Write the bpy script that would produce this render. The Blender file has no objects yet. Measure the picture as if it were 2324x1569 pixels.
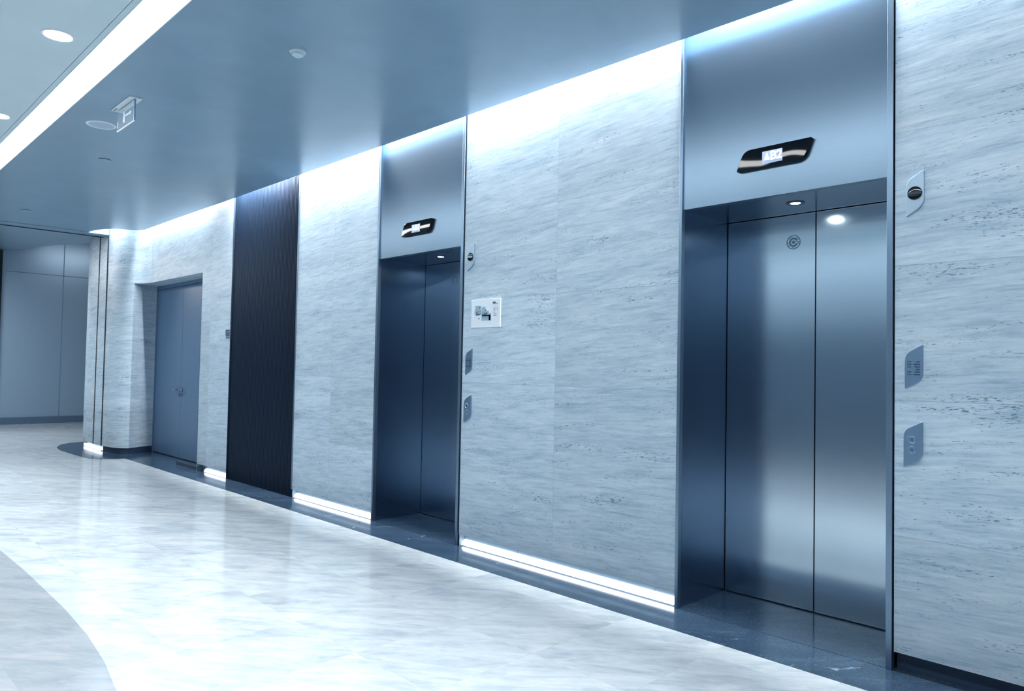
import bpy, math, random
from mathutils import Vector, Matrix
random.seed(7)
SC = bpy.context.scene
COL = SC.collection

# ------------------------------------------------------------------ camera, world, exposure
YAW, PITCH, ROLL, F_PX = 0.7942, 0.0309, 0.0190, 1661.7
fw = Vector((-math.sin(YAW)*math.cos(PITCH), math.cos(YAW)*math.cos(PITCH), math.sin(PITCH)))
rt = Vector((math.cos(YAW), math.sin(YAW), 0)); up = rt.cross(fw)
r2 = rt*math.cos(ROLL) + up*math.sin(ROLL); u2 = -rt*math.sin(ROLL) + up*math.cos(ROLL)
cd = bpy.data.cameras.new('camera'); cam = bpy.data.objects.new('camera', cd); COL.objects.link(cam)
M = Matrix((r2, u2, -fw)).transposed().to_4x4(); M.translation = Vector((0, -3.909, 1.45))
cam.matrix_world = M
cd.sensor_width = 36; cd.lens = F_PX/2324*36; cd.clip_start = .05
SC.camera = cam
vs = SC.view_settings
vs.view_transform = 'Standard'; vs.look = 'None'; vs.gamma = 1; vs.use_curve_mapping = False
vs.exposure = 0.0
w = bpy.data.worlds.new('world'); SC.world = w; w.use_nodes = True
w.node_tree.nodes['Background'].inputs[0].default_value = (.5, .7, .9, 1)
w.node_tree.nodes['Background'].inputs[1].default_value = 0.0

H = 3.471        # ceiling height
ZT = 2.451       # top of the lift openings
LIGHTC = (.97, .97, .97)

def area(name, x0, x1, y, z, sy, power, rot=(0, 0, 0), col=LIGHTC):
    l = bpy.data.lights.new(name, 'AREA'); l.shape = 'RECTANGLE'
    l.size = abs(x1-x0); l.size_y = sy; l.energy = power*abs(x1-x0); l.color = col
    o = bpy.data.objects.new(name, l); COL.objects.link(o)
    o.location = ((x0+x1)/2, y, z); o.rotation_euler = rot
    return o
# led strips lying in the ceiling cove above the wall (watts per metre)
COVE = 34.0
for a, b, k in ((-12.0, -9.75, .75), (-8.85, -7.45, 3.0), (-7.3, -5.0, 1.1), (-5.0, -3.3, .95), (-3.3, -2.45, .65), (-2.45, -1.35, 1.5), (-1.2, 2.5, .6)):
    area('cove_strip', a, b, -.085, 3.72, .03, COVE*k)
# added wash on the unseen opposite wall, for the steel doors to reflect
area('opposite_wash', -12.5, 4.0, -7.3, 3.44, .12, 4, rot=(-.55, 0, 0))
# the pier's share of the cove
area('cove_strip_pier', -12.75, -12.3, -.48, 3.72, .03, COVE*.7, rot=(0, 0, -.5))
SLOT_E = 24.5
DOWN_W = 415.0

# ------------------------------------------------------------------ materials
def mat(name):
    m = bpy.data.materials.new(name); m.use_nodes = True
    nt = m.node_tree; return m, nt, nt.nodes['Principled BSDF']
def N(nt, t, **kw):
    n = nt.nodes.new(t)
    for k, v in kw.items():
        if k in n.inputs: n.inputs[k].default_value = v
        else: setattr(n, k, v)
    return n
def ramp(nt, fac, stops, interp='LINEAR'):
    r = nt.nodes.new('ShaderNodeValToRGB'); r.color_ramp.interpolation = interp
    e = r.color_ramp.elements
    while len(e) < len(stops): e.new(.5)
    for i, (p, c) in enumerate(stops):
        e[i].position = p; e[i].color = (*c, 1) if len(c) == 3 else c
    nt.links.new(fac, r.inputs[0]); return r.outputs[0]
def mathn(nt, op, a, b=None, c=None):
    n = nt.nodes.new('ShaderNodeMath'); n.operation = op
    for i, v in enumerate((a, b, c)):
        if v is None: continue
        if isinstance(v, (int, float)): n.inputs[i].default_value = v
        else: nt.links.new(v, n.inputs[i])
    return n.outputs[0]
def mix(nt, fac, a, b, bt='MIX'):
    n = nt.nodes.new('ShaderNodeMix'); n.data_type = 'RGBA'; n.blend_type = bt
    for i, v in ((0, fac), (6, a), (7, b)):
        if isinstance(v, (int, float)): n.inputs[i].default_value = v
        elif isinstance(v, tuple): n.inputs[i].default_value = (*v, 1)
        else: nt.links.new(v, n.inputs[i])
    return n.outputs[2]
def coords(nt):
    g = nt.nodes.new('ShaderNodeNewGeometry'); s = nt.nodes.new('ShaderNodeSeparateXYZ')
    nt.links.new(g.outputs['Position'], s.inputs[0]); return s.outputs
def comb(nt, x, y, z):
    n = nt.nodes.new('ShaderNodeCombineXYZ')
    for i, v in enumerate((x, y, z)):
        if isinstance(v, (int, float)): n.inputs[i].default_value = v
        else: nt.links.new(v, n.inputs[i])
    return n.outputs[0]
def noise(nt, vec, scale, detail=4, rough=.55, dist=0):
    n = N(nt, 'ShaderNodeTexNoise'); n.inputs['Scale'].default_value = scale
    n.inputs['Detail'].default_value = detail; n.inputs['Roughness'].default_value = rough
    n.inputs['Distortion'].default_value = dist
    nt.links.new(vec, n.inputs['Vector']); return n.outputs['Fac']

def travertine(name, x0=-2.512, pw=1.02, z0=-.006, ph=.667):
    m, nt, b = mat(name)
    X, Y, Z = coords(nt)
    cx = mathn(nt, 'DIVIDE', mathn(nt, 'SUBTRACT', X, x0), pw)
    cz = mathn(nt, 'DIVIDE', mathn(nt, 'SUBTRACT', Z, z0), ph)
    ix = mathn(nt, 'FLOOR', cx); iz = mathn(nt, 'FLOOR', cz)
    wn = N(nt, 'ShaderNodeTexWhiteNoise'); nt.links.new(comb(nt, ix, iz, 3.3), wn.inputs['Vector'])
    rnd = wn.outputs['Value']
    # each slab is cut from another spot of the block
    off = mathn(nt, 'MULTIPLY', rnd, 37.0)
    wav = noise(nt, comb(nt, mathn(nt, 'ADD', X, off), Y, Z), 1.7, 4, .55)
    tilt = mathn(nt, 'ADD', mathn(nt, 'ADD', Z, mathn(nt, 'MULTIPLY', X, -.06)), mathn(nt, 'MULTIPLY', wav, .045))
    v = comb(nt, mathn(nt, 'ADD', X, off), Y, mathn(nt, 'MULTIPLY', tilt, 7.0))
    n1 = noise(nt, v, .9, 10, .66, .35)
    n2 = noise(nt, comb(nt, mathn(nt, 'ADD', X, off), Y, mathn(nt, 'MULTIPLY', tilt, 12.0)), 3.6, 10, .80, .2)
    base = ramp(nt, n1, [(.37, (.297, .414, .520)), (.465, (.405, .528, .628)), (.54, (.477, .594, .685)), (.64, (.612, .707, .781))])
    base = mix(nt, .62, base, ramp(nt, n2, [(.37, (.198, .321, .435)), (.47, (.414, .537, .637)), (.55, (.504, .612, .694)), (.66, (.702, .791, .849))]))
    dk = N(nt, 'ShaderNodeMapRange'); dk.interpolation_type = 'SMOOTHSTEP'; dk.inputs['From Min'].default_value = .54; dk.inputs['From Max'].default_value = .74
    nt.links.new(noise(nt, comb(nt, mathn(nt, 'ADD', X, off), Y, mathn(nt, 'MULTIPLY', tilt, 6.0)), 1.5, 6, .65, .5), dk.inputs['Value'])
    base = mix(nt, mathn(nt, 'MULTIPLY', dk.outputs[0], .55), base, (.25, .37, .47))
    tone = mathn(nt, 'ADD', mathn(nt, 'MULTIPLY', rnd, .16), .92)
    base = mix(nt, 1.0, base, comb(nt, tone, tone, tone), 'MULTIPLY')
    # open pores, in drifts
    pn = noise(nt, comb(nt, mathn(nt, 'ADD', X, off), Y, mathn(nt, 'MULTIPLY', tilt, 5.0)), 30, 4, .7, .25)
    drift = noise(nt, comb(nt, mathn(nt, 'ADD', X, off), Y, mathn(nt, 'MULTIPLY', tilt, 7.5)), 1.5, 4, .6, .5)
    thr = mathn(nt, 'SUBTRACT', .95, mathn(nt, 'MULTIPLY', drift, .64))
    d = mathn(nt, 'SUBTRACT', pn, thr)
    pit = N(nt, 'ShaderNodeMapRange'); pit.inputs['From Min'].default_value = .0; pit.inputs['From Max'].default_value = .07
    nt.links.new(d, pit.inputs['Value'])
    base = mix(nt, mathn(nt, 'MULTIPLY', pit.outputs[0], .85), base, (.05, .11, .18))
    # slab joints
    def joint(c, size, wd):
        f = mathn(nt, 'FRACT', c); e = mathn(nt, 'MINIMUM', f, mathn(nt, 'SUBTRACT', 1.0, f))
        return mathn(nt, 'LESS_THAN', mathn(nt, 'MULTIPLY', e, size), wd)
    jn = mathn(nt, 'MAXIMUM', joint(cx, pw, .0012), joint(cz, ph, .0016))
    base = mix(nt, mathn(nt, 'MULTIPLY', jn, .45), base, (.12, .22, .32))
    nt.links.new(base, b.inputs['Base Color'])
    b.inputs['Roughness'].default_value = .42
    bp = N(nt, 'ShaderNodeBump'); bp.inputs['Strength'].default_value = .25; bp.inputs['Distance'].default_value = .003
    hgt = mathn(nt, 'SUBTRACT', n2, mathn(nt, 'MULTIPLY', pit.outputs[0], .8))
    nt.links.new(hgt, bp.inputs['Height']); nt.links.new(bp.outputs[0], b.inputs['Normal'])
    return m

def marble(name, dark, mid, light, rough, vein, veinc, seamc=(.15, .25, .35), seamk=.18, spec=.5, speck=0):
    m, nt, b = mat(name)
    X, Y, Z = coords(nt)
    tx = mathn(nt, 'DIVIDE', mathn(nt, 'ADD', X, 1.99), .605); ty = mathn(nt, 'DIVIDE', mathn(nt, 'ADD', Y, .51), .66)
    ix = mathn(nt, 'FLOOR', tx); iy = mathn(nt, 'FLOOR', ty)
    wn = N(nt, 'ShaderNodeTexWhiteNoise'); nt.links.new(comb(nt, ix, iy, 1.7), wn.inputs['Vector'])
    rnd = wn.outputs['Value']; off = mathn(nt, 'MULTIPLY', rnd, 19.0)
    r1 = mathn(nt, 'ADD', mathn(nt, 'MULTIPLY', X, .77), mathn(nt, 'MULTIPLY', Y, .64))
    r2_ = mathn(nt, 'SUBTRACT', mathn(nt, 'MULTIPLY', Y, .77), mathn(nt, 'MULTIPLY', X, .64))
    v = comb(nt, mathn(nt, 'ADD', mathn(nt, 'MULTIPLY', r1, 1.2), off), mathn(nt, 'MULTIPLY', r2_, 4.0), off)
    n1 = noise(nt, v, 1.5, 10, .68, .7)
    n2 = noise(nt, comb(nt, r1, mathn(nt, 'ADD', mathn(nt, 'MULTIPLY', r2_, 3.2), off), off), 4.5, 9, .74, .4)
    base = ramp(nt, n1, [(.36, dark), (.49, mid), (.62, light)])
    base = mix(nt, .4, base, ramp(nt, n2, [(.36, dark), (.5, mid), (.62, light)]))
    if vein:
        wob = noise(nt, comb(nt, X, Y, 7.0), 1.4, 5, .6)
        u = mathn(nt, 'ADD', mathn(nt, 'ADD', mathn(nt, 'MULTIPLY', r2_, 1.15), mathn(nt, 'MULTIPLY', wob, .9)), off)
        a = mathn(nt, 'ABSOLUTE', mathn(nt, 'SUBTRACT', mathn(nt, 'FRACT', u), .5))
        mr = N(nt, 'ShaderNodeMapRange'); mr.inputs['From Min'].default_value = .002; mr.inputs['From Max'].default_value = .010
        mr.inputs['To Min'].default_value = 1; mr.inputs['To Max'].default_value = 0; nt.links.new(a, mr.inputs['Value'])
        gt = N(nt, 'ShaderNodeMapRange'); gt.inputs['From Min'].default_value = .50; gt.inputs['From Max'].default_value = .60
        nt.links.new(noise(nt, comb(nt, X, Y, 4.0), 3.5, 5, .65), gt.inputs['Value'])
        base = mix(nt, mathn(nt, 'MULTIPLY', mathn(nt, 'MULTIPLY', mr.outputs[0], gt.outputs[0]), vein), base, veinc)
    if speck:
        n4 = noise(nt, comb(nt, mathn(nt, 'MULTIPLY', r1, .45), r2_, 1.0), 130, 4, .75, .1)
        sk = N(nt, 'ShaderNodeMapRange'); sk.inputs['From Min'].default_value = .56; sk.inputs['From Max'].default_value = .74; nt.links.new(n4, sk.inputs['Value'])
        base = mix(nt, mathn(nt, 'MULTIPLY', sk.outputs[0], speck), base, veinc)
    tone = mathn(nt, 'ADD', mathn(nt, 'MULTIPLY', rnd, .08), .96)
    base = mix(nt, 1.0, base, comb(nt, tone, tone, tone), 'MULTIPLY')
    if seamk:
        fx = mathn(nt, 'FRACT', tx); fy = mathn(nt, 'FRACT', ty)
        ex = mathn(nt, 'MINIMUM', fx, mathn(nt, 'SUBTRACT', 1.0, fx)); ey = mathn(nt, 'MINIMUM', fy, mathn(nt, 'SUBTRACT', 1.0, fy))
        j = mathn(nt, 'LESS_THAN', mathn(nt, 'MINIMUM', ex, ey), .0022)
        base = mix(nt, mathn(nt, 'MULTIPLY', j, seamk), base, seamc)
    nt.links.new(base, b.inputs['Base Color'])
    b.inputs['Roughness'].default_value = rough
    b.inputs['Specular IOR Level'].default_value = spec
    return m

def steel(name, c, rough, grain='x', gs=1.0, aniso=0.0):
    m, nt, b = mat(name)
    X, Y, Z = coords(nt)
    if grain == 'x': v = comb(nt, mathn(nt, 'MULTIPLY', X, 2.0), mathn(nt, 'MULTIPLY', Y, 2.0), mathn(nt, 'MULTIPLY', Z, 260.0))
    else: v = comb(nt, mathn(nt, 'MULTIPLY', X, 260.0), mathn(nt, 'MULTIPLY', Y, 260.0), mathn(nt, 'MULTIPLY', Z, 2.0))
    n = noise(nt, v, 1.0, 3, .6)
    col = ramp(nt, n, [(.3, tuple(a*.97 for a in c)), (.7, tuple(min(1, a*1.03) for a in c))])
    nt.links.new(col, b.inputs['Base Color'])
    b.inputs['Metallic'].default_value = 1
    rr = N(nt, 'ShaderNodeMapRange'); rr.inputs['To Min'].default_value = rough*.96; rr.inputs['To Max'].default_value = rough*1.05
    nt.links.new(n, rr.inputs['Value']); nt.links.new(rr.outputs[0], b.inputs['Roughness'])
    b.inputs['Anisotropic'].default_value = aniso
    if aniso: nt.links.new(comb(nt, 1.0, 1.0, 0.0), b.inputs['Tangent'])
    return m
def plain(name, c, rough=.5, metal=0, spec=.5, mott=.06, scale=14):
    m, nt, b = mat(name)
    g = nt.nodes.new('ShaderNodeNewGeometry')
    n = noise(nt, g.outputs['Position'], scale, 4)
    nt.links.new(ramp(nt, n, [(.3, tuple(a*(1-mott) for a in c)), (.7, tuple(min(1, a*(1+mott)) for a in c))]), b.inputs['Base Color'])
    b.inputs['Roughness'].default_value = rough; b.inputs['Metallic'].default_value = metal
    b.inputs['Specular IOR Level'].default_value = spec
    return m
def emit(name, c, s):
    m, nt, b = mat(name); b.inputs['Base Color'].default_value = (*c, 1)
    b.inputs['Emission Color'].default_value = (*c, 1); b.inputs['Emission Strength'].default_value = s
    return m

TRAV = travertine('travertine')
FLOORM = marble('floor_marble', (.334, .400, .455), (.482, .546, .579), (.612, .655, .667), .10, .35, (.278, .410, .509))
FLOORD = marble('floor_marble_grey', (.220, .265, .304), (.291, .328, .356), (.362, .383, .407), .12, .25, (.265, .351, .407))
BORDER = marble('dark_slate', (.016, .034, .062), (.026, .052, .090), (.045, .080, .128), .12, .75, (.27, .36, .45), seamc=(.008, .016, .03), seamk=.5, speck=.40)
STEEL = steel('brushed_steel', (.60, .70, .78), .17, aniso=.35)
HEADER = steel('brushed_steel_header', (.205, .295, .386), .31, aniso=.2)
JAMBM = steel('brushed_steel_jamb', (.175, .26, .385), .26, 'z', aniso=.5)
EDGE = steel('polished_edge', (.24, .34, .45), .34, 'z')
PLATE = steel('plate_steel', (.30, .44, .60), .35, 'x')
LPLATE = steel('light_plate_steel', (.38, .50, .60), .45, 'x')
FARM = steel('corridor_metal', (.30, .43, .56), .38, 'z')
FARM.node_tree.nodes['Principled BSDF'].inputs['Metallic'].default_value = .55
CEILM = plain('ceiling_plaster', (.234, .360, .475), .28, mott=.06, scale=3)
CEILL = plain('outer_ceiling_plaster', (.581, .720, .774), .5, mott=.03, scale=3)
WHITE = plain('white_enamel', (.80, .86, .90), .4, mott=.02)
DARKB = plain('dark_plinth_metal', (.022, .042, .08), .30, mott=.1)
FLUTE = plain('fluted_dark_metal', (.006, .017, .038), .42, metal=.3, mott=.08, spec=.25)
DOORP = plain('painted_door', (.101, .186, .310), .38, mott=.03)
BLACK = plain('black_gloss', (.002, .004, .008), .03, spec=.8, mott=0)
DGLASS = plain('display_glass', (.002, .004, .008), .03, spec=.25, mott=0)
_nt = DGLASS.node_tree; _g = _nt.nodes.new('ShaderNodeNewGeometry'); _b = N(_nt, 'ShaderNodeBump'); _b.inputs['Distance'].default_value = .004
_nt.links.new(noise(_nt, _g.outputs['Position'], 4.0, 0), _b.inputs['Height']); _nt.links.new(_b.outputs[0], _nt.nodes['Principled BSDF'].inputs['Normal'])
INK = plain('printed_ink', (.02, .045, .09), .6, mott=0)
INKL = plain('pale_print', (.28, .42, .52), .6, mott=.1, scale=60)
PAPER = plain('paper', (.70, .78, .84), .5, mott=.01)
GAP = plain('shadow_gap', (.006, .012, .022), .7)
OPPM = plain('opposite_wall_stone', (.13, .20, .28), .5, mott=.12, scale=2)
RETM = plain('recess_lining', (.24, .34, .43), .5)
SLOTM = emit('slot_diffuser', (.97, .97, .97), SLOT_E)
LEDM = emit('led_diffuser', (.95, .97, .98), 4.2)
DOWNM = emit('downlight_lens', (.9, .97, 1.0), 40.0)
SPOTM = emit('spot_lens', (.9, .97, 1.0), 60.0)
DIGIT = emit('digit_glow', (.9, .96, 1.0), 2.2)
SCREEN = emit('screen_glow', (.45, .55, .75), .30)
m, nt, b = mat('clear_acrylic'); ACRYL = m
b.inputs['Base Color'].default_value = (.85, .93, .97, 1); b.inputs['Roughness'].default_value = .04
b.inputs['Transmission Weight'].default_value = .92; b.inputs['IOR'].default_value = 1.3
ACG = plain('etched_sign', (.34, .45, .54), .6)

# ------------------------------------------------------------------ mesh helpers
class MB:
    def __init__(s): s.v = []; s.f = []; s.m = []
    def box(s, x0, x1, y0, y1, z0, z1, mi=0):
        n = len(s.v)
        s.v += [(x, y, z) for z in (z0, z1) for y in (y0, y1) for x in (x0, x1)]
        for f in ((0, 2, 3, 1), (4, 5, 7, 6), (0, 1, 5, 4), (2, 6, 7, 3), (0, 4, 6, 2), (1, 3, 7, 5)):
            s.f.append(tuple(n+i for i in f)); s.m.append(mi)
        return s
    def prism(s, pts, a0, a1, axis='z', mi=0):
        """outline pts extruded along an axis; pts are (x,y) for z, (x,z) for y"""
        n = len(s.v); k = len(pts)
        area2 = sum(pts[i][0]*pts[(i+1) % k][1]-pts[(i+1) % k][0]*pts[i][1] for i in range(k))
        if area2 < 0: pts = pts[::-1]
        for a in (a0, a1):
            for p in pts: s.v.append((p[0], p[1], a) if axis == 'z' else (p[0], a, p[1]) if axis == 'y' else (a, p[0], p[1]))
        flip = (axis == 'y')
        lo = tuple(n+i for i in range(k)); hi = tuple(n+k+i for i in range(k))
        s.f.append(lo[::-1] if not flip else lo); s.f.append(hi if not flip else hi[::-1]); s.m += [mi, mi]
        for i in range(k):
            j = (i+1) % k; q = (n+i, n+j, n+k+j, n+k+i)
            s.f.append(q if not flip else q[::-1]); s.m.append(mi)
        return s
    def lathe(s, c, prof, axis='z', n=32, mi=0):
        """prof = [(r, h)...] around the axis through c"""
        st = len(s.v)
        for r, h in prof:
            for i in range(n):
                a = 2*math.pi*i/n; p, q = r*math.cos(a), r*math.sin(a)
                s.v.append((c[0]+p, c[1]+q, c[2]+h) if axis == 'z' else (c[0]+p, c[1]+h, c[2]+q))
        for k in range(len(prof)-1):
            for i in range(n):
                j = (i+1) % n; q = (st+k*n+i, st+k*n+j, st+(k+1)*n+j, st+(k+1)*n+i)
                s.f.append(q); s.m.append(mi)
        for k in (0, len(prof)-1):
            if prof[k][0] > 1e-5: s.f.append(tuple(st+k*n+i for i in range(n))); s.m.append(mi)
        return s
    def tube(s, p0, p1, r, n=12, mi=0):
        p0, p1 = Vector(p0), Vector(p1); d = (p1-p0).normalized()
        a = d.cross(Vector((0, 0, 1)));
        if a.length < .01: a = d.cross(Vector((1, 0, 0)))
        a.normalize(); b_ = d.cross(a); st = len(s.v)
        for p in (p0, p1):
            for i in range(n):
                t = 2*math.pi*i/n; s.v.append(tuple(p+a*r*math.cos(t)+b_*r*math.sin(t)))
        for i in range(n):
            j = (i+1) % n; s.f.append((st+i, st+j, st+n+j, st+n+i)); s.m.append(mi)
        s.f.append(tuple(st+i for i in range(n))[::-1]); s.f.append(tuple(st+n+i for i in range(n))); s.m += [mi, mi]
        return s
def wloc(o):
    v = Vector((0, 0, 0))
    while o is not None: v += Vector(o.location); o = o.parent
    return v
def build(name, mb, mats, parent=None, bevel=0, smooth=False):
    off = wloc(parent) if parent else Vector((0, 0, 0))
    me = bpy.data.meshes.new(name)
    me.from_pydata([tuple(Vector(v)-off) for v in mb.v], [], mb.f)
    if not isinstance(mats, (list, tuple)): mats = [mats]
    for m_ in mats: me.materials.append(m_)
    for p, i in zip(me.polygons, mb.m): p.material_index = i; p.use_smooth = smooth
    import bmesh
    bm = bmesh.new(); bm.from_mesh(me); bmesh.ops.recalc_face_normals(bm, faces=bm.faces); bm.to_mesh(me); bm.free()
    o = bpy.data.objects.new(name, me); COL.objects.link(o)
    if parent: o.parent = parent
    if bevel:
        md = o.modifiers.new('bevel', 'BEVEL'); md.width = bevel; md.segments = 2; md.limit_method = 'ANGLE'; md.angle_limit = math.radians(50)
    if smooth:
        try: me.set_sharp_from_angle(angle=math.radians(40))
        except Exception: pass
    return o
def thing(name, loc, label, cat, group=None):
    o = bpy.data.objects.new(name, None); o.location = loc; o.empty_display_size = .1; COL.objects.link(o)
    o['label'] = label; o['category'] = cat
    if group: o['group'] = group
    return o
def tag(o, label, cat, group=None):
    o['label'] = label; o['category'] = cat
    if group: o['group'] = group
    return o
def struct(name, mb, mats, parent=None, **kw):
    o = build(name, mb, mats, parent, **kw)
    if not parent: o['kind'] = 'structure'
    return o
def rounded(corners, n=6):
    """corners = [((x,z), radius)...] -> outline with rounded corners"""
    out = []; k = len(corners)
    for i, (p, r) in enumerate(corners):
        p = Vector(p); a = Vector(corners[i-1][0]); c = Vector(corners[(i+1) % k][0])
        if r <= 0: out.append(tuple(p)); continue
        d1 = (a-p).normalized(); d2 = (c-p).normalized()
        s0 = p+d1*r; s1 = p+d2*r
        for t in range(n+1):
            t /= n; out.append(tuple(s0*(1-t)**2 + p*2*t*(1-t) + s1*t*t))
    return out
def children(o): return [c for c in bpy.data.objects if c.parent == o]
def copy_tree(o, parent=None):
    kids = children(o)
    c = o.copy(); COL.objects.link(c)
    if parent is not None: c.parent = parent; c.matrix_parent_inverse = o.matrix_parent_inverse
    for k in kids: copy_tree(k, c)
    return c
def text_mesh(name, s, size, loc, depth, material, parent, bold=.0):
    cu = bpy.data.curves.new(name, 'FONT'); cu.body = s; cu.size = size; cu.extrude = depth; cu.offset = bold
    cu.align_x = 'CENTER'; cu.align_y = 'CENTER'
    t = bpy.data.objects.new('tmp', cu); COL.objects.link(t)
    bpy.context.view_layer.update()
    me = bpy.data.meshes.new_from_object(t.evaluated_get(bpy.context.evaluated_depsgraph_get()))
    bpy.data.objects.remove(t); bpy.data.curves.remove(cu)
    R = Matrix.Rotation(math.radians(90), 4, 'X')
    off = wloc(parent) if parent else Vector((0, 0, 0))
    me.transform(Matrix.Translation(Vector(loc)-off) @ R)
    me.materials.clear(); me.materials.append(material); me.name = name
    o = bpy.data.objects.new(name, me); COL.objects.link(o)
    if parent: o.parent = parent
    return o

# ------------------------------------------------------------------ floor
YB = -7.6; XR = 4.2; XF = -19.3
fl = MB()
arc = [(XR, -3.35), (-.5, -3.20), (-2.0, -3.02), (-2.8, -2.93), (-3.3, -2.865), (-3.6, -2.83), (-3.9, -2.785), (-4.35, -2.745), (-4.9, -2.725), (-5.9, -2.72), (-6.7, -2.735), (-9, -2.78), (-12.9, -2.86)]
fl.prism([(XF-.2, 3.0), (XR, 3.0)] + arc + [(-12.9, YB), (XF-.2, YB)], -.20, 0, 'z', 0)
fl.prism(arc + [(-12.9, YB), (XR, YB)], -.20, 0, 'z', 1)
struct('floor', fl, [FLOORM, FLOORD])
bd = MB()
border = [(XR, -.335), (-11.78, -.335), (-11.80, -.50), (-11.9, -.66), (-12.1, -.745), (-12.5, -.78), (-13.0, -.80), (-13.5, -.80), (-13.9, -.74), (-14.3, -.60), (-14.52, -.42), (-14.6, -.20), (-14.6, .5), (-14.0, .7), (XR, .7)]
bd.prism(border, 0, .0015, 'z')
struct('trim_1', bd, BORDER)

# ------------------------------------------------------------------ back wall: stone slabs with the two lift portals, the fluted bay and the door recess left out
ZS = .094; ZW = 3.95
stone = [(-1.262, XR), (-4.553, -2.513), (-7.335, -5.812), (-9.955, -9.02)]
ZC = ZW-.05
for a, b_ in stone: struct('wall_back', MB().box(a, b_, 0, .30, ZS, ZC), TRAV)
struct('wall_back', MB().box(-11.96, -9.955, 0, .30, 2.66, ZC), TRAV)     # over the service door
# recessed plinth behind the foot of the slabs
pb = MB()
pb.box(-1.262, XR, .045, .20, 0, ZS)
struct('baseboard_back', pb, DARKB)
for a, b_ in stone[1:]:
    p_ = MB(); p_.box(a+.006, b_-.006, .055, .20, .0015, ZS)
    p_.box(a, a+.006, .004, .20, .0015, ZS); p_.box(b_-.006, b_, .004, .20, .0015, ZS)
    for t in range(1, int((b_-a)/.62)+1):
        xj = a + t*.62
        if xj < b_-.1: p_.box(xj-.0015, xj+.0015, .051, .06, .0015, ZS)
    o = struct('baseboard_back', p_, RETM)
led_specs = [(-4.545, -2.522, 'long glowing plinth light under the stone wall between the two lifts'),
             (-7.327, -5.82, 'plinth light under the stone between the dark fluted panel and the far lift'),
             (-9.75, -9.03, 'short glowing plinth light at the foot of the narrow stone strip beside the grey door')]
for a, b_, lab in led_specs:
    t = thing('plinth_light', ((a+b_)/2, .03, .0), lab, 'light', 'plinth lights under the stone wall')
    c = MB().box(a, b_, .030, .052, .0015, .012); build('channel', c, LPLATE, t)
    d = MB().prism(rounded([((.014, .010), .0), ((.051, .010), 0), ((.051, .052), .002), ((.024, .040), .02)]), a+.012, b_-.012, 'x')
    build('diffuser', d, LEDM, t)

# ------------------------------------------------------------------ pier at the left end of the wall
upper = [(-11.95, 0), (-12.06, -.012), (-12.15, -.045), (-12.22, -.09), (-12.27, -.14), (-12.34, -.21), (-12.43, -.265), (-12.55, -.305), (-12.70, -.335), (-12.9, -.355), (-13.1, -.365), (-13.4, -.37), (-13.7, -.368), (-13.95, -.35), (-14.12, -.29), (-14.2, -.18), (-14.22, 0), (-14.22, .8)]
wl = MB()
wl.prism(upper + [(-11.95, .8)], 2.66, ZW, 'z')
low = upper[4:]
ret = [(-12.49, .30), (-12.46, .18), (-12.40, .05), (-12.33, -.06)]
wl.prism(low + [(-12.49, .8)] + ret, ZS, 2.66, 'z')
struct('wall_left', wl, TRAV, smooth=True)
def inset(pts, d):
    out = []
    for i, p in enumerate(pts):
        a = Vector(pts[max(0, i-1)]); c = Vector(pts[min(len(pts)-1, i+1)]); t = (c-a).normalized()
        nrm = Vector((-t.y, t.x)) * d
        out.append((p[0]+nrm.x, p[1]+nrm.y))
    return out
foot = [(-12.49, .30), (-12.46, .18), (-12.40, .05), (-12.33, -.06), (-12.31, -.13), (-12.36, -.20), (-12.45, -.25), (-12.57, -.285), (-12.75, -.315), (-12.88, -.33)]
bl = MB(); bl.prism(foot + [(-12.88, .28)], 0, ZS, 'z'); struct('baseboard_left', bl, DARKB, smooth=True)
bl = MB(); bl.prism([(-12.88, -.30), (-13.4, -.31), (-13.95, -.29), (-14.1, -.1), (-14.1, .6), (-12.88, .6)], .0015, ZS, 'z'); struct('baseboard_left', bl, RETM)
t = thing('plinth_light', (-13.45, -.33, 0), 'small plinth light under the rounded stone pier', 'light', 'plinth lights under the stone wall')
build('channel', MB().box(-13.95, -12.95, -.335, -.315, .0015, .012), LPLATE, t)
build('diffuser', MB().box(-13.895, -12.96, -.345, -.312, .008, .050), LEDM, t, bevel=.004)
# shutter guide: two vertical grooves in the pier and the slot in the ceiling
gd = MB()
gd.box(-12.905, -12.875, -.362, -.34, ZS, 3.47)
gd.box(-13.29, -13.26, -.374, -.35, ZS, 3.47)
struct('trim_2', gd, GAP)
sl = MB(); sl.box(-13.12, -12.86, YB, -.36, 3.455, 3.75)
struct('trim_3', sl, CEILM)
sl = MB(); sl.box(-13.15, -13.12, YB, -.36, 3.445, 3.75)
struct('trim_4', sl, GAP)

# ------------------------------------------------------------------ ceiling
edge = [(XR, -.11), (-11.93, -.11), (-12.02, -.12), (-12.12, -.165), (-12.18, -.235), (-12.20, -.315), (-12.24, -.40), (-12.30, -.472), (-12.40, -.535), (-12.54, -.588), (-12.66, -.617), (-12.86, -.64)]
ce = MB()
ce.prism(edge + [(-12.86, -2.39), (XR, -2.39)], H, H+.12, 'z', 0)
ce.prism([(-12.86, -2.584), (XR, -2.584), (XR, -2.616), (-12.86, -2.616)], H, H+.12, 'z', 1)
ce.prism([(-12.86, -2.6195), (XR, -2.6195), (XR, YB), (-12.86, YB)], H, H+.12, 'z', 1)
ce.box(-12.86, XR, -2.6195, -2.616, H+.01, H+.12, 0)
ce.box(-12.86, XR, -2.58, -2.39, H+.10, H+.13, 0)          # back of the light slot
ce.box(-14.3, XR, -1.2, 0.01, ZW-.05, ZW, 0)                 # lid over the cove
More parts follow.
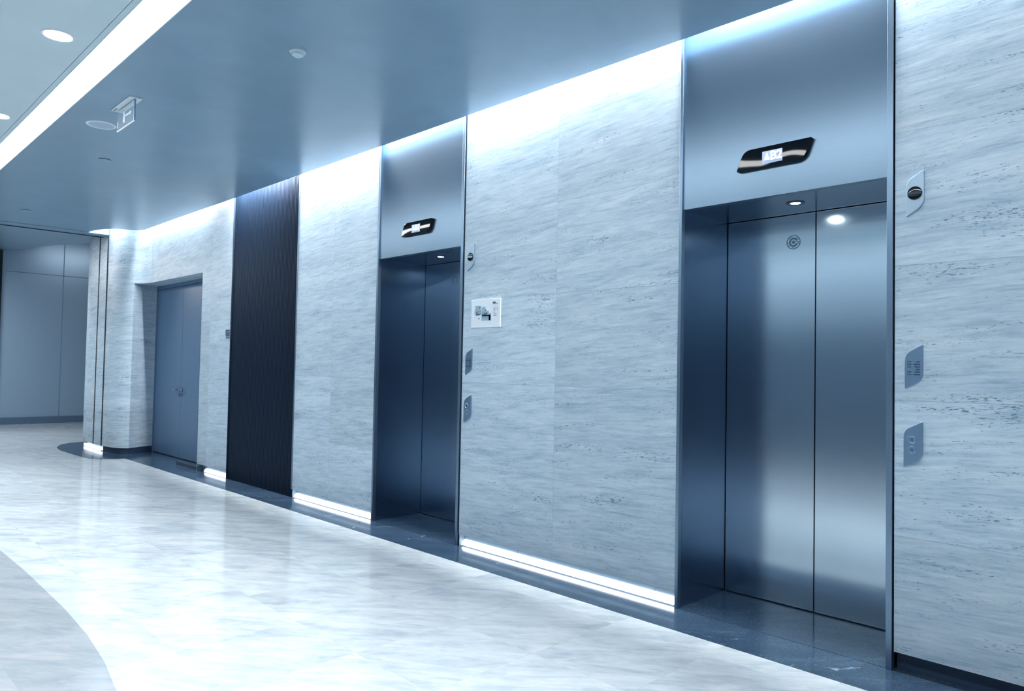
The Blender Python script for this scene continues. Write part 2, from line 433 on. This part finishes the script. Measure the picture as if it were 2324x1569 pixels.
ce.box(-12.86, XR, -1.2, -1.15, H+.12, ZW, 0)                # back of the cove
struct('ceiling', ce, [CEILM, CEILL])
cf = MB()
prof = [(YB, 3.85), (-.5, 3.86), (.09, 4.03), (.92, 4.42), (3.0, 5.4)]
for i in range(len(prof)-1):
    (ya, za), (yb_, zb) = prof[i], prof[i+1]
    n = len(cf.v); cf.v += [(-13.15, ya, 3.47), (-13.15, yb_, 3.47), (XF-.1, yb_, zb), (XF-.1, ya, za)]; cf.f.append((n, n+1, n+2, n+3)); cf.m.append(0)
    n = len(cf.v); cf.v += [(-13.15, ya, 3.6), (-13.15, yb_, 3.6), (XF-.1, yb_, zb+.12), (XF-.1, ya, za+.12)]; cf.f.append((n+3, n+2, n+1, n)); cf.m.append(0)
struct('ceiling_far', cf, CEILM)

# the long light slot
t = thing('slot_light', (-4.3, -2.485, H), 'long bright strip light recessed in the ceiling parallel to the lift wall', 'light')
build('diffuser', MB().box(-12.84, XR-.02, -2.578, -2.392, H+.004, H+.012), SLOTM, t)
build('frame', MB().box(-12.86, XR, -2.584, -2.578, H-.002, H+.10).box(-12.86, XR, -2.392, -2.386, H-.002, H+.10), CEILL, t)

# ------------------------------------------------------------------ enclosing walls
struct('wall_far', MB().box(XF-.2, XF, -7.8, 3.0, 0, 5.6), FARM)
fs = MB()
for y in (.50,): fs.box(XF, XF+.004, y-.008, y+.008, .12, 5.0)
for z in (3.38,): fs.box(XF, XF+.004, -.6, 3.0, z-.008, z+.008)
struct('trim_5', fs, plain('seam', (.12, .20, .29), .5))
struct('baseboard_far', MB().box(XF, XF+.05, -.8, 3.0, 0, .15), plain('far_skirting', (.14, .22, .32), .3, metal=.7))
dk = thing('dark_door_frame', (XF+.06, -1.2, 0), 'black door frame at the far end of the corridor, cut by the left edge', 'door frame')
build('upright', MB().box(XF, XF+.12, -.78, -.70, 0, 3.82), BLACK, dk)
build('leaf', MB().box(XF+.01, XF+.05, -1.9, -.78, 0, 3.7), DARKB, dk)
struct('wall_front', MB().box(-12.9, XR, YB-.2, YB, 0, 2.25), OPPM)  # unseen; dark lower band invented for the lift doors' reflections
struct('wall_front', MB().box(-12.9, XR, YB-.2, YB, 2.25, ZW), TRAV)  # unseen; pale upper band invented to reflect bright in the doors
struct('wall_right', MB().box(XR, XR+.2, YB-.2, .7, 0, ZW), OPPM)  # unseen end wall, invented for what the steel reflects
struct('wall_corridor', MB().box(XF, -14.22, 2.6, 2.8, 0, 5.4), OPPM)
struct('wall_corridor', MB().box(-14.22, -14.0, .8, 2.6, 0, 5.0), TRAV)

# ------------------------------------------------------------------ service door
d1 = bpy.data.objects.new('door_1', None); d1.location = (-11.2, .28, 0); COL.objects.link(d1); d1['kind'] = 'structure'
d1['label'] = 'grey painted double service door in a recess of the stone wall'
xs0, xs1, xm, yd = -12.49, -9.955, -11.36, .28
build('door_leaf', MB().box(xs0+.04, xm-.002, yd, yd+.05, .012, 2.60), DOORP, d1, bevel=.003)
build('door_leaf', MB().box(xm+.002, xs1-.002, yd, yd+.05, .012, 2.60), DOORP, d1, bevel=.003)
build('door_frame', MB().box(xs0, xs1, yd-.01, yd+.08, 2.604, 2.66).box(xs0, xs0+.038, yd-.01, yd+.08, 0, 2.604), plain('door_frame_paint', (.10, .18, .30), .4), d1)
for sx in (-1, 1):
    hx = xm + sx*.055
    h_ = MB(); h_.lathe((hx, yd-.004, 1.03), [(.026, 0), (.026, -.008), (.010, -.010), (.010, -.05)], 'y', 20)
    h_.tube((hx, yd-.052, 1.03), (hx+sx*.14, yd-.052, 1.03), .009)
    h_.lathe((hx, yd-.004, .95), [(.020, 0), (.020, -.008)], 'y', 16)
    build('door_handle', h_, EDGE, d1, smooth=True)
lin = MB(); lin.box(-9.955, -9.95, 0, .30, 0, 2.66); lin.box(-12.5, -9.95, .30, .36, 0, 2.7)
struct('trim_6', lin, RETM)
struct('trim_7', MB().box(-10.7, -9.86, .004, .03, 0, .05), DARKB)

# ------------------------------------------------------------------ dark fluted bay
fx0, fx1 = -9.018, -7.352
ft = thing('fluted_panel', ((fx0+fx1)/2, .02, 0), 'tall dark fluted metal panel filling a bay between two stone walls, floor to ceiling', 'wall panel')
fp = MB(); n_ = 52; wd = (fx1-fx0)/n_
pts = []
for i in range(n_):
    a = fx0 + i*wd
    for k in range(5):
        tt = k/5; pts.append((a+wd*tt, .035 - .020*math.sin(math.pi*tt)))
pts.append((fx1, .035)); pts += [(fx1, .10), (fx0, .10)]
fp.prism(pts, .002, 3.895, 'z')
build('ribbed_sheet', fp, FLUTE, ft)
build('edge_strip', MB().box(fx1, fx1+.014, -.006, .10, ZS+.002, 3.895), EDGE, ft, bevel=.002)
build('edge_strip', MB().box(fx0-.004, fx0, -.002, .10, .002, 3.895), JAMBM, ft)

# ------------------------------------------------------------------ lifts
XL, XRR, XS = -2.490, -1.299, -1.8945
YDR = .554
def lift():
    t = thing('lift_entrance', ((XL+XRR)/2, .0, 0), 'near lift entrance with brushed steel doors, the display over it reading B2', 'lift', 'lift entrances in the stone wall')
    # header plate over the opening
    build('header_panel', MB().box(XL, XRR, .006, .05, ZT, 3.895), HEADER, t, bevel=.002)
    # jamb linings: edge strip, deep inner face
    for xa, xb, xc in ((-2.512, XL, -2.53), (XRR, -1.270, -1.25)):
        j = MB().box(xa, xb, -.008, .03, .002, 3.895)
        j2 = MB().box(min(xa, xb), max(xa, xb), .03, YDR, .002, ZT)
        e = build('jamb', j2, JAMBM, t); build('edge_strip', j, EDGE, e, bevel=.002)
    # soffit
    build('soffit', MB().box(XL, XRR, .05, YDR+.06, ZT, ZT+.05), STEEL, t)
    # recess floor
    build('threshold_slab', MB().box(XL, XRR, .004, YDR-.006, .0015, .003), BORDER, t)
    build('door_sill', MB().box(XL, XRR, YDR-.012, YDR+.05, .001, .004), EDGE, t)
    # doors
    for k, (xa, xb) in enumerate(((XL+.004, XS-.003), (XS+.003, XRR-.002))):
        d = build('door_leaf', MB().box(xa, xb, YDR, YDR+.035, .010, ZT-.004), STEEL, t, bevel=.0015)
        if k == 0:
            cx_, cz_ = -2.035, 2.275; em = MB()
            def ring(r0, r1, a0=0, a1=2*math.pi, n=40):
                s0 = len(em.v)
                for i in range(n+1):
                    a = a0+(a1-a0)*i/n
                    for r in (r0, r1):
                        for y in (YDR-.0015, YDR+.0005): em.v.append((cx_+r*math.cos(a), y, cz_+r*math.sin(a)))
                for i in range(n):
                    q = s0+i*4
                    for f in ((0, 4, 6, 2), (0, 1, 5, 4), (2, 6, 7, 3)): em.f.append(tuple(q+z for z in f)); em.m.append(0)
            ring(.040, .045); ring(.018, .029, .35, 5.9); ring(.0, .011)
            for i in range(14):
                a = 2*math.pi*i/14
                if i % 3: ring(.033, .037, a, a+.25, 4)
            em.box(cx_+.020, cx_+.040, YDR-.0015, YDR+.0005, cz_-.004, cz_+.002)
            build('round_emblem', em, plain('etched_emblem', (.10, .17, .27), .6), d)
    build('shaft_gap', MB().box(XL-.01, XRR+.01, YDR+.04, YDR+.06, 0, ZT), GAP, t)
    return t
L1 = lift()
DX = -3.297
L2 = copy_tree(L1); L2.location.x += DX
L2['label'] = 'far lift entrance with dark steel doors, the display over it reading B1'

def plate(name, label, cat, group, x0, x1, z0, z1, slant, m_, y1=-.010):
    """upright slanted plate with two generous round corners"""
    t = thing(name, ((x0+x1)/2, 0, (z0+z1)/2), label, cat, group)
    out = rounded([((x0, z0), .008), ((x1, z0+slant), .035), ((x1, z1), .008), ((x0, z1-slant), .035)])
    build('face_plate', MB().prism(out, y1, .002, 'y'), m_, t, bevel=.0015)
    return t
# floor indicators
def indicator(dx, txt, label):
    cx_, cz_ = -1.896+dx, 2.674
    t = thing('floor_indicator', (cx_, 0, cz_), label, 'display', 'floor displays over the lifts')
    out = rounded([((cx_-.222, cz_-.058), .008), ((cx_+.176, cz_-.058), .045), ((cx_+.222, cz_+.058), .010), ((cx_-.176, cz_+.058), .045)])
    g = build('glass_face', MB().prism(out, -.022, .008, 'y'), DGLASS, t, bevel=.002); g.rotation_euler.x = -.006
    build('screen', MB().box(cx_-.062, cx_+.056, -.0232, -.0215, cz_-.040, cz_+.030), SCREEN, t)
    ar = MB(); ar.prism([(cx_-.050, cz_-.020), (cx_-.018, cz_-.020), (cx_-.034, cz_+.020)], -.0240, -.0231, 'y')
    build('arrow', ar, DIGIT, t)
    text_mesh('floor_number', txt, .066, (cx_+.020, -.0236, cz_-.003), .0006, DIGIT, t, .001)
    return t
indicator(0, 'B2', 'wide slanted black floor display reading B2 above the near lift')
indicator(DX, 'B1', 'slanted black floor display reading B1 above the far lift')
# hall lanterns, directories, call plates
for dx, wh in ((0, 'near'), (DX, 'far')):
    t = plate('hall_lantern', 'slanted steel arrival lantern plate with round black lens beside the %s lift' % wh, 'lift lantern', 'arrival lanterns beside the lifts', -1.208+dx, -1.128+dx, 2.232, 2.457, .050, LPLATE, -.014)
    cx_, cz_ = -1.168+dx, 2.345
    ln = MB().lathe((cx_, -.014, cz_), [(.033, .002), (.033, -.004), (.029, -.006), (.012, -.007), (0.0, -.007)], 'y', 36)
    l_ = build('lens', ln, BLACK, t, smooth=True)
    build('bar', MB().box(cx_-.029, cx_+.029, -.0222, -.018, cz_-.006, cz_+.006), DARKB if dx == 0 else LPLATE, t)  # far bar's lit lens is put in as a paler colour
    t = plate('floor_directory', 'slanted steel floor directory plate with printed rows beside the %s lift' % wh, 'sign', 'floor directories beside the lifts', -1.214+dx, -1.133+dx, 1.384, 1.603, .045, PLATE, -.006)
    rows = [(.018, .015), (.018, .030), (.014, .024), (0, .016), (.018, .024), (.018, .026)]
    pr = MB()
    for r, (a, b_) in enumerate(rows):
        z = 1.518 - (r*.0125 if r < 3 else r*.0125 - .0 )
        x = -1.202+dx
        k = 0
        while k < a: pr.box(x+k, x+k+.0045, -.0072, -.0055, z-.0025, z+.0025); k += .0062
        k = 0
        while k < b_: pr.box(-1.146+dx-k-.0048, -1.146+dx-k, -.0072, -.0055, z-.003, z+.003); k += .0060
    build('printed_rows', pr, INK, t)
    t = plate('call_button_panel', 'slanted steel call plate with two round buttons beside the %s lift' % wh, 'lift buttons', 'call plates beside the lifts', -1.217+dx, -1.133+dx, 1.002, 1.229, .045, PLATE, -.012)
    for z, up_ in ((1.139, 1), (1.090, -1)):
        cx_ = -1.178+dx
        bt = build('call_button', MB().lathe((cx_, -.012, z), [(.0185, .001), (.0185, -.004), (.0160, -.0048), (.0150, -.0030), (.0, -.0030)], 'y', 32), PLATE, t, smooth=True)
        build('arrow', MB().prism([(cx_-.006, z-.004*up_), (cx_+.006, z-.004*up_), (cx_, z+.006*up_)], -.0158, -.0148, 'y'), INK, bt)
    # soffit spot
    t = thing('recessed_spotlight', (-1.891+dx, .259, ZT), 'small lit spotlight recessed in the soffit over the %s lift doors' % wh, 'light', 'spotlights over the lift doors')
    build('trim_ring', MB().lathe((-1.891+dx, .259, ZT), [(.030, .0), (.052, .0), (.052, -.004), (.046, -.006), (.030, -.004), (.028, .0)], 'z', 32), DARKB, t, smooth=True)
    build('lens', MB().lathe((-1.891+dx, .259, ZT), [(.0, -.0030), (.026, -.0030), (.028, .0)], 'z', 28), SPOTM, t)

# ------------------------------------------------------------------ evacuation plan on the stone
t = thing('evacuation_plan', (-4.275, 0, 1.88), 'white square floor plan notice on the stone wall right of the far lift', 'notice')
x0, x1, z0, z1 = -4.444, -4.107, 1.768, 1.992
build('board', MB().box(x0, x1, -.010, .002, z0, z1), PAPER, t, bevel=.0015)
W_, H_ = x1-x0, z1-z0
pm = MB()
def bx(u0, u1, v0, v1, o=pm): o.box(x0+u0*W_, x0+u1*W_, -.0108, -.0098, z1-v1*H_, z1-v0*H_)
bx(.14, .34, .22, .36); bx(.12, .36, .36, .54); bx(.37, .50, .27, .42); bx(.37, .62, .42, .60); bx(.37, .68, .56, .76); bx(.62, .70, .50, .76)
build('pale_plan', pm, INKL, t)
pm2 = MB(); random.seed(3)
def bx2(u0, u1, v0, v1): pm2.box(x0+u0*W_, x0+u1*W_, -.0114, -.0106, z1-v1*H_, z1-v0*H_)
bx2(.75, .85, .115, .155); bx2(.75, .92, .165, .185)
for r in range(6): bx2(.78, .78+(.06, .06, .05, .05, .10, .11)[r], .33+r*.052, .342+r*.052); 
for r in range(2): bx2(.89, .93, .33+r*.052, .342+r*.052)
for u, v in ((.30, .29), (.51, .39), (.28, .68)): bx2(u-.018, u+.018, v-.02, v+.02)
for _ in range(26):
    u = random.uniform(.14, .34); v = random.uniform(.40, .53); bx2(u, u+random.choice((.008, .025)), v, v+random.choice((.012, .04)))
for _ in range(34):
    u = random.uniform(.38, .60); v = random.uniform(.44, .64); bx2(u, u+random.choice((.008, .025)), v, v+random.choice((.012, .04)))
build('printed_marks', pm2, INK, t)

# small pictogram sign beside the fluted bay
t = thing('pictogram_sign', (-9.085, 0, 1.80), 'small framed pictogram sign against the left edge of the dark fluted panel', 'sign')
build('plate', MB().box(-9.14, -9.025, -.006, .002, 1.755, 1.865), LPLATE, t)
build('frame', MB().box(-9.14, -9.025, -.009, -.005, 1.855, 1.865).box(-9.14, -9.025, -.009, -.005, 1.79, 1.80).box(-9.14, -9.136, -.009, -.005, 1.79, 1.865), INK, t)
pc = MB(); pc.lathe((-9.105, -.006, 1.842), [(.008, -.003), (.008, .001)], 'y', 14); pc.box(-9.113, -9.097, -.009, -.005, 1.803, 1.832)
pc.prism([(-9.085, 1.803), (-9.05, 1.803), (-9.03, 1.84), (-9.05, 1.835)], -.009, -.005, 'y')
pc.box(-9.13, -9.03, -.009, -.005, 1.765, 1.773)
build('pictogram', pc, INK, t)

# ------------------------------------------------------------------ things in the ceiling
for (x, y), lab in (((-5.222, -2.797), 'round ceiling downlight left of the strip light, nearest the camera in view'),
                    ((-7.32, -2.757), 'round ceiling downlight cut by the left edge of the photo'),):
    t = thing('ceiling_downlight', (x, y, H), lab, 'light', 'round downlights beyond the strip light')
    build('trim_ring', MB().lathe((x, y, H), [(.076, .0), (.092, .0), (.092, -.004), (.080, -.006), (.076, -.003)], 'z', 36), WHITE, t, smooth=True)
    build('lens', MB().lathe((x, y, H), [(.0, -.003), (.078, -.003), (.078, .0)], 'z', 32), DOWNM, t)
t = thing('smoke_detector', (-4.315, -1.655, H), 'small round smoke detector on the ceiling between strip light and lift wall', 'smoke detector')
build('base', MB().lathe((-4.315, -1.655, H), [(.052, .0), (.052, -.014), (.048, -.018), (0, -.018)], 'z', 32), CEILL, t, smooth=True)
build('cap', MB().lathe((-4.315, -1.655, H-.018), [(.040, .001), (.036, -.016), (.024, -.024), (0, -.026)], 'z', 32), CEILL, t, smooth=True)
for (x, y), lab in (((-8.117, -1.733), 'flush round sprinkler cap in the ceiling, past the loudspeaker'), ((-11.71, -1.718), 'flush round sprinkler cap at the far end of the ceiling')):
    t = thing('sprinkler_cap', (x, y, H), lab, 'sprinkler', 'sprinkler caps in the ceiling')
    build('disc', MB().lathe((x, y, H), [(.058, -.004), (.058, -.008), (.052, -.010), (0, -.010)], 'z', 32), CEILM, t, smooth=True)
    build('collar', MB().lathe((x, y, H), [(.045, .0), (.045, -.005)], 'z', 28), GAP, t, smooth=True)
t = thing('ceiling_speaker', (-6.931, -2.087, H), 'round white-rimmed loudspeaker grille flush in the ceiling next to the exit sign', 'speaker')
build('rim', MB().lathe((-6.931, -2.087, H), [(.096, .0), (.116, .0), (.116, -.004), (.108, -.008), (.098, -.006), (.096, .0)], 'z', 40), WHITE, t, smooth=True)
gr = MB().lathe((-6.931, -2.087, H), [(0, -.003), (.097, -.003), (.097, .0)], 'z', 36)
build('grille', gr, plain('grille', (.42, .54, .66), .5, mott=.25, scale=220), t)
# hanging exit sign
t = thing('exit_sign', (-6.22, -2.10, H), 'clear acrylic exit sign hanging from a white plate on the ceiling', 'exit sign')
build('mounting_plate', MB().box(-6.46, -6.0, -2.146, -2.052, H-.008, H), WHITE, t, bevel=.002)
build('slot', MB().box(-6.40, -6.02, -2.106, -2.094, H-.0095, H-.007).box(-6.44, -6.36, -2.138, -2.120, H-.0095, H-.007), INKL, t)
ac = build('acrylic_panel', MB().box(-6.43, -6.02, -2.104, -2.096, H-.175, H-.006), ACRYL, t)
build('edge_strip', MB().box(-6.0205, -6.0155, -2.106, -2.094, H-.175, H-.008), PLATE, t)
pg = MB().box(-6.28, -6.24, -2.1052, -2.1042, H-.14, H-.05).box(-6.23, -6.12, -2.1052, -2.1042, H-.10, H-.085)
pg.prism([(-6.12, H-.115), (-6.12, H-.07), (-6.08, H-.0925)], -2.1052, -2.1042, 'y')
build('etched_marks', pg, ACG, ac)
build('rim', MB().box(-6.43, -6.02, -2.105, -2.095, H-.179, H-.175), WHITE, t)

# light of the downlights beyond the strip (their lamps also continue outside the frame)
for x in (-11.5, -9.4, -7.32, -5.222, -3.1, -1.0, 1.1):
    for y in (-2.78, -5.2):  # the rear row is unseen, added as fill
        l = bpy.data.lights.new('downlight_and_fill', 'SPOT'); l.energy = DOWN_W if y > -4 else DOWN_W*.4; l.spot_size = math.radians(86); l.spot_blend = .9
        l.color = LIGHTC; l.shadow_soft_size = .06
        o = bpy.data.objects.new('downlight_and_fill', l); COL.objects.link(o); o.location = (x, y, H-.02)
for dx in (0, DX):
    l = bpy.data.lights.new('soffit_spot_lamp', 'SPOT'); l.energy = 6; l.spot_size = math.radians(75); l.spot_blend = .5
    l.color = LIGHTC; l.shadow_soft_size = .02
    o = bpy.data.objects.new('soffit_spot_lamp', l); COL.objects.link(o); o.location = (-1.891+dx, .259, ZT-.012)
# added fills without fittings, brightening the corridor beyond the shutter slot
area('end_wall_fill', -18.2, -17.6, .7, 4.0, 1.6, 22, rot=(0, .35, 0))
area('corridor_fill', -17.5, -14.5, -2.2, 3.5, .6, 65)
